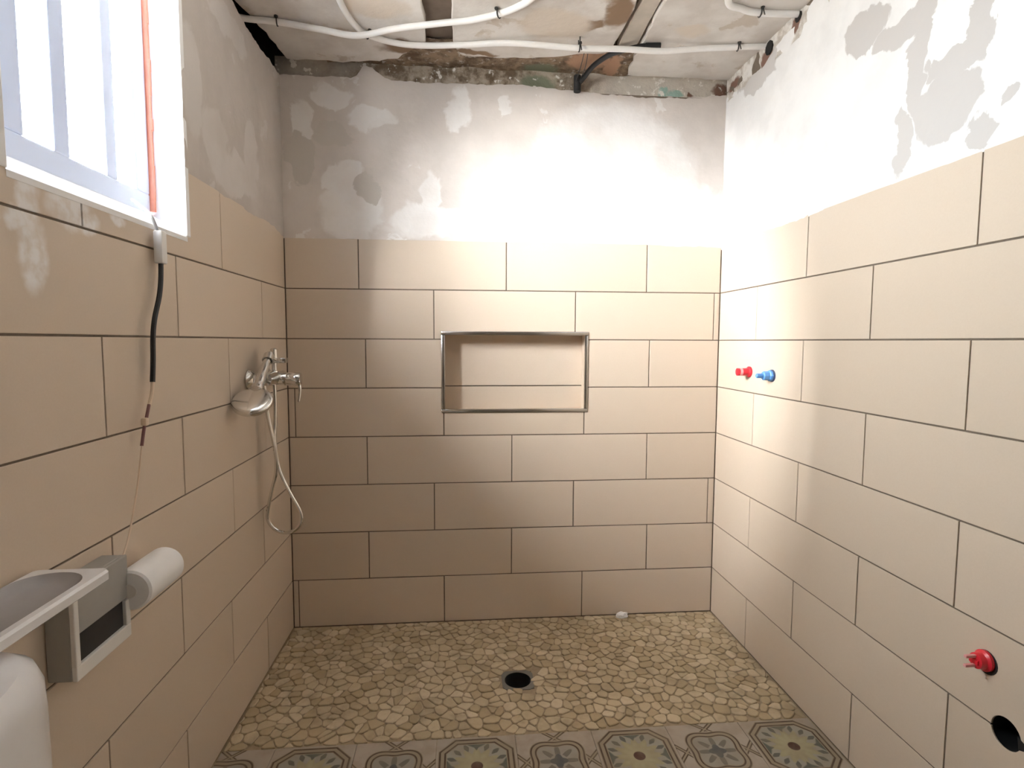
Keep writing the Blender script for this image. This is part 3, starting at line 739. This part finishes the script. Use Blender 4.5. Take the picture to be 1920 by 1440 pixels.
# --- floor drain
dr = empty('floor_drain', (DR.x, DR.y, 0), 'round black floor drain opening in the pale stone mosaic', 'drain')
fl = MB(); k = 32; vs = []; sq = .056
for i in range(k):
    a = 2 * math.pi * i / k; c_, s_ = math.cos(a), math.sin(a); m_ = min(1 / max(abs(c_), abs(s_)), 1.22)
    vs.append((DR.x + .0465 * c_, DR.y + .0465 * s_, -.0012)); vs.append((DR.x + sq * m_ * c_, DR.y + sq * m_ * s_, -.0012))
    vs.append((DR.x + .0465 * c_, DR.y + .0465 * s_, -.006)); vs.append((DR.x + sq * m_ * c_, DR.y + sq * m_ * s_, -.006))
fs = []
for i in range(k):
    a, c = 4 * i, 4 * ((i + 1) % k); fs += [(a, a + 1, c + 1, c), (a + 1, a + 3, c + 3, c + 1), (a, c, c + 2, a + 2)]
fl.add(vs, fs).build('flange', MDRAIN, dr)
MB().lathe([(.0462, 0), (.0462, -.10), (.001, -.10)], (DR.x, DR.y, -.002), (0, 0, 1), 32, False).build('pipe', MBLACK, dr, True)

# --- white crumb at the foot of the back wall
from mathutils import noise
bm = bmesh.new(); bmesh.ops.create_icosphere(bm, subdivisions=3, radius=1)
for v in bm.verts:
    k = 1 + .45 * noise.noise(v.co * 1.7 + Vector((3, 1, 2))) + .2 * noise.noise(v.co * 4)
    v.co = Vector((v.co.x * .023 * k, v.co.y * .013 * k, max(v.co.z * .017 * k, -.010))) + Vector((1.385, -.034, .0125))
bm.verts.index_update()
cr_ = mobj('plaster_crumb', [v.co.copy() for v in bm.verts], [[v.index for v in f.verts] for f in bm.faces], MPAPER, None, False); bm.free()
tag(cr_, 'small white lump of plaster on the mosaic at the back wall', 'debris')

# --- conduits on the ceiling
R0 = .0105; ZR = ZC - R0 - .001
def conduit(pts, label, grp='white conduits under the ceiling'):
    o = MB().tube(pts, R0, 12, 7).build('conduit', MCOND, None, True); return tag(o, label, 'conduit', grp)
conduit([(-.04, -.315, ZR), (.004, -.305, ZR), (.087, -.297, ZR), (.225, -.287, ZR - .012), (.347, -.279, ZR - .022), (.477, -.311, ZR - .010), (.64, -.346, ZR - .002), (.729, -.367, ZR), (.824, -.413, ZR), (.881, -.457, ZR), (.918, -.503, ZR), (.97, -.62, ZR), (1.0, -.9, ZR), (1.0, -1.6, ZR)],
        'white conduit from the dark left slot curving forward across the ceiling')
conduit([(.30, -1.2, ZR), (.31, -.7, ZR), (.32, -.447, ZR + .0035), (.328, -.36, ZR + .0035), (.346, -.295, ZR + .001), (.377, -.243, ZR), (.464, -.2, ZR), (.558, -.19, ZR), (.712, -.209, ZR), (.880, -.245, ZR - .004), (1.119, -.270, ZR - .022), (1.28, -.280, ZR - .023), (1.420, -.277, ZR - .022), (1.538, -.275, ZR - .008), (1.713, -.29, ZR), (W + .015, -.302, ZR)],
        'longest white conduit, running below the back edge of the ceiling into the right wall')
conduit([(1.44, -1.4, ZR), (1.47, -.8, ZR), (1.53, -.561, ZR), (1.596, -.516, ZR), (1.668, -.499, ZR), (W + .015, -.505, ZR)],
        'short white conduit bending into the right wall at the top edge')
def hole(y, z, r, label):
    o = MB().lathe([(.001, 0), (r * .8, .0), (r, .004), (r, .012)], (W + .008, y, z), (-1, 0, 0), 9).build('wall_hole', MDARK, None); return tag(o, label, 'hole', 'conduit holes in the right wall')
hole(-.330, 2.240, .024, 'dark hole in the right wall where the longest white conduit ends')
hole(-.505, 2.25, .017, 'smaller dark hole in the right wall where the short conduit ends')
def clip(x, y, along, label, drop=.03, dz=0):
    a = Vector(along).normalized(); side = Vector((-a.y, a.x, 0)); c = Vector((x, y, ZR - dz))
    root = empty('conduit_clip', (x, y, ZC), label, 'clip', 'conduit clips')
    pts = [c + side * (R0 + .002) * math.cos(t) + Vector((0, 0, 1)) * (R0 + .002) * math.sin(t) for t in [math.pi * (1.15 + .7 * k / 8 - .35 + .15) * 1.0 for k in range(9)]]
    pts = [c + side * ((R0 + .0018) * math.cos(t)) + Vector((0, 0, (R0 + .0018) * math.sin(t))) for t in [math.pi + math.pi * k / 10 for k in range(11)]]
    pts = [pts[0] + Vector((0, 0, R0 + dz))] + pts + [pts[-1] + Vector((0, 0, R0 + dz))]
    MB().tube(pts, .0022, 6, 2).build('strap', MIRON, root, True)
    n0 = c - side * (R0 + .006)
    MB().lathe([(.0065, 0), (.0065, .004), (.003, .006), (.002, .012), (.0015, drop)], n0 + Vector((0, 0, R0)), Vector((.15, -.25, -1)), 8).build('nail', MIRON, root)
clip(.087, -.297, (1, .08, 0), 'dark clip on the left end of the forward curving conduit')
clip(.377, -.243, (1, .6, 0), 'dark clip where the longest conduit passes under the other at the left')
clip(.824, -.413, (1, -.6, 0), 'dark clip at the bend of the forward curving conduit')
clip(1.121, -.2705, (1, 0, 0), 'dark clip at the middle of the longest conduit, above the black tube', .03, .022)
clip(1.700, -.287, (1, -.15, 0), 'dark clip on the longest conduit beside its hole in the right wall')
clip(1.668, -.499, (1, 0, 0), 'dark clip on the short conduit at the top right of the ceiling')
bt = empty('black_tube', (1.17, -.02, 2.21), 'black flexible tube arching from the wall top up to the ceiling', 'conduit')
MB().lathe([(.0145, 0), (.0145, .062), (.013, .064)], (1.167, -.014, 2.196), (0, 0, 1), 14).build('socket', MBLACK, bt, True)
rib = []
arc = [(1.178, -.018, 2.232), (1.190, -.045, 2.243), (1.212, -.110, 2.256), (1.254, -.190, 2.259), (1.300, -.228, 2.259), (1.345, -.258, 2.258), (1.375, -.262, 2.258)]
MB().tube(arc, .0095, 12, 7).build('tube', MBLACK, bt, True)
MB().lathe([(.012, 0), (.0125, .002), (.0125, .052), (.012, .054)], (1.365, -.262, 2.257), (1, -.12, 0), 14).build('end_sleeve', MBLACK, bt, True)
wr = MB().tube([(1.150, -.218, 2.244), (1.158, -.12, 2.243), (1.160, -.03, 2.235), (1.161, -.014, 2.215)], .0014, 6, 4).tube([(1.164, -.216, 2.244), (1.176, -.12, 2.243), (1.175, -.03, 2.235), (1.172, -.014, 2.215)], .0014, 6, 4)
wr.build('lead_wires', MIRON, bt, True)

# --- wire hanging from the window sill
wire = empty('hanging_wire', (.02, -.99, 1.47), 'loose electric wire with white connector and black sleeve hanging from the window corner', 'wire')
X = .012
def wpart(name, pts, r, mat, lab=None):
    o = MB().tube([(X + dx, y, z) for (y, z, dx) in pts], r, 8, 5).build(name, mat, wire, True)
    if lab: o['label'] = lab
wpart('lead', [(-.95, 1.512, -.06), (-.968, 1.492, -.03), (-.984, 1.472, -.004), (-.976, 1.440, .006)], .0035, MGREYW, 'grey lead')
MB().bbox((X - .004, -.979, 1.366), (X + .016, -.955, 1.440), .004).build('connector', MPLW, wire, True)
wpart('sleeve', [(-.967, 1.372, .006), (-.973, 1.330, .007), (-.985, 1.290, .008), (-1.008, 1.24, .008), (-1.018, 1.20, .008), (-1.020, 1.15, .007), (-1.026, 1.10, .007)], .0055, MBLACK, 'black sleeve')
wpart('bare_wire', [(-1.026, 1.102, .007), (-1.033, 1.075, .008), (-1.046, 1.050, .008)], .0038, MTAN, 'tan wire')
wpart('red_wire', [(-1.046, 1.052, .008), (-1.058, 1.025, .008)], .0035, MPURP, 'dark red wire')
MB().bbox((X + .002, -1.072, 1.008), (X + .014, -1.058, 1.025), .003).build('clip', MTAN, wire, True)
wpart('black_wire', [(-1.066, 1.012, .008), (-1.072, .995, .008), (-1.081, .967, .008)], .0034, MPURP, 'dark lower wire')
wpart('thin_wire', [(-1.080, .970, .008), (-1.094, .925, .009), (-1.110, .878, .010), (-1.130, .838, .012), (-1.154, .801, .016), (-1.185, .772, .022), (-1.215, .752, .026)], .0019, MTAN, 'thin pale wire')

# --- basin, dispenser and roll at the lower left
bs = empty('washbasin', (.06, -1.6, .4), 'narrow white washbasin with shallow grey bowl and rounded pedestal by the left wall', 'washbasin')
def stadium(x0, x1, ya, yb, r, k=8):
    """outline rounded at its far end"""
    o = [(x0, ya), (x1, ya)]
    for (cx, cy, a0) in ((x1 - r, yb - r, 0), (x0 + r, yb - r, math.pi / 2)):
        for i in range(k + 1): a = a0 + math.pi / 2 * i / k; o.append((cx + r * math.cos(a), cy + r * math.sin(a)))
    return o
YA = -2.05
outer = stadium(.012, .130, YA, -1.385, .012); outer_b = stadium(.02, .122, YA, -1.393, .012)
inner = stadium(.014, .117, YA + .03, -1.400, .050); floor_b = stadium(.030, .106, YA + .04, -1.425, .036)
N_ = len(outer); vs = [(x, y, .800) for x, y in outer_b] + [(x, y, .806) for x, y in outer] + [(x, y, .818) for x, y in outer] + [(x, y, .822) for x, y in inset(outer, .003)] + [(x, y, .822) for x, y in inner]
fs = [tuple(range(N_))]
for q_ in range(4):
    for i in range(N_): j = (i + 1) % N_; fs.append((q_ * N_ + i, q_ * N_ + j, (q_ + 1) * N_ + j, (q_ + 1) * N_ + i))
mobj('rim', vs, fs, MCER, bs)
vs = [(x, y, .822) for x, y in inner] + [(x, y, .812) for x, y in inset(inner, .008)] + [(x, y, .806) for x, y in floor_b]
fs = [(q_ * N_ + i, q_ * N_ + (i + 1) % N_, (q_ + 1) * N_ + (i + 1) % N_, (q_ + 1) * N_ + i) for q_ in range(2) for i in range(N_)] + [tuple(range(2 * N_, 3 * N_))]
tag(mobj('bowl', vs, fs, MCERD, bs, True), label='shallow grey bowl')
pv, pf = [], []; SEG = 40
PC = Vector((.075, -1.778)); PR = (.135, .235)
for (sc, z) in ((1.06, 0), (1.03, .1), (1.0, .35), (.985, .72), (.975, .757), (.94, .777), (.86, .790), (.55, .797), (.02, .798)):
    for i in range(SEG):
        a = 2 * math.pi * i / SEG; cc, ss = math.cos(a), math.sin(a)
        pv.append((max(.002, PC.x + PR[0] * sc * math.copysign(abs(cc) ** .8, cc)), PC.y + PR[1] * sc * math.copysign(abs(ss) ** .8, ss), z))
for q_ in range(8):
    for i in range(SEG): j = (i + 1) % SEG; pf.append((q_ * SEG + i, q_ * SEG + j, (q_ + 1) * SEG + j, (q_ + 1) * SEG + i))
mobj('pedestal', pv, pf, MCER, bs, True)

dp = empty('dispenser', (.025, -1.28, .61), 'small grey and white box with dark slot on the left wall below basin end', 'dispenser')
DX = .05; ya, yb, za, zb = -1.358, -1.200, .612, .775
MB().bbox((.001, ya, za), (DX - .008, yb, zb), .003).build('body', MPLG, dp)
fr = MB()   # front frame around the slot
fr.bbox((DX - .009, ya, za), (DX, yb, za + .026), .002).bbox((DX - .009, ya, za + .025), (DX, ya + .012, zb), .002).bbox((DX - .009, yb - .014, za + .025), (DX, yb, za + .075), .002)
fr.build('front_frame', MPLW, dp)
MB().bbox((DX - .009, ya + .011, .690), (DX - .002, yb + .0, zb), .002).build('cover', MPLG, dp)
MB().box((DX - .0085, ya + .012, za + .025), (DX - .007, yb - .013, .692)).build('slot', MBLACK, dp)
rl = empty('paper_roll', (.052, -1.16, .70), 'white paper roll sticking out from the grey box on the left wall', 'paper roll')
MB().lathe([(.014, 0), (.036, .001), (.040, .005), (.040, .132), (.037, .138), (.014, .138), (.014, 0)], (.052, -1.205, .702), (0, 1, 0.0), 28, False).build('paper', MPAPER, rl, True)
MB().lathe([(.0138, -.002), (.0138, .140)], (.052, -1.205, .702), (0, 1, 0), 18, True).build('core', MPLW, rl, True)
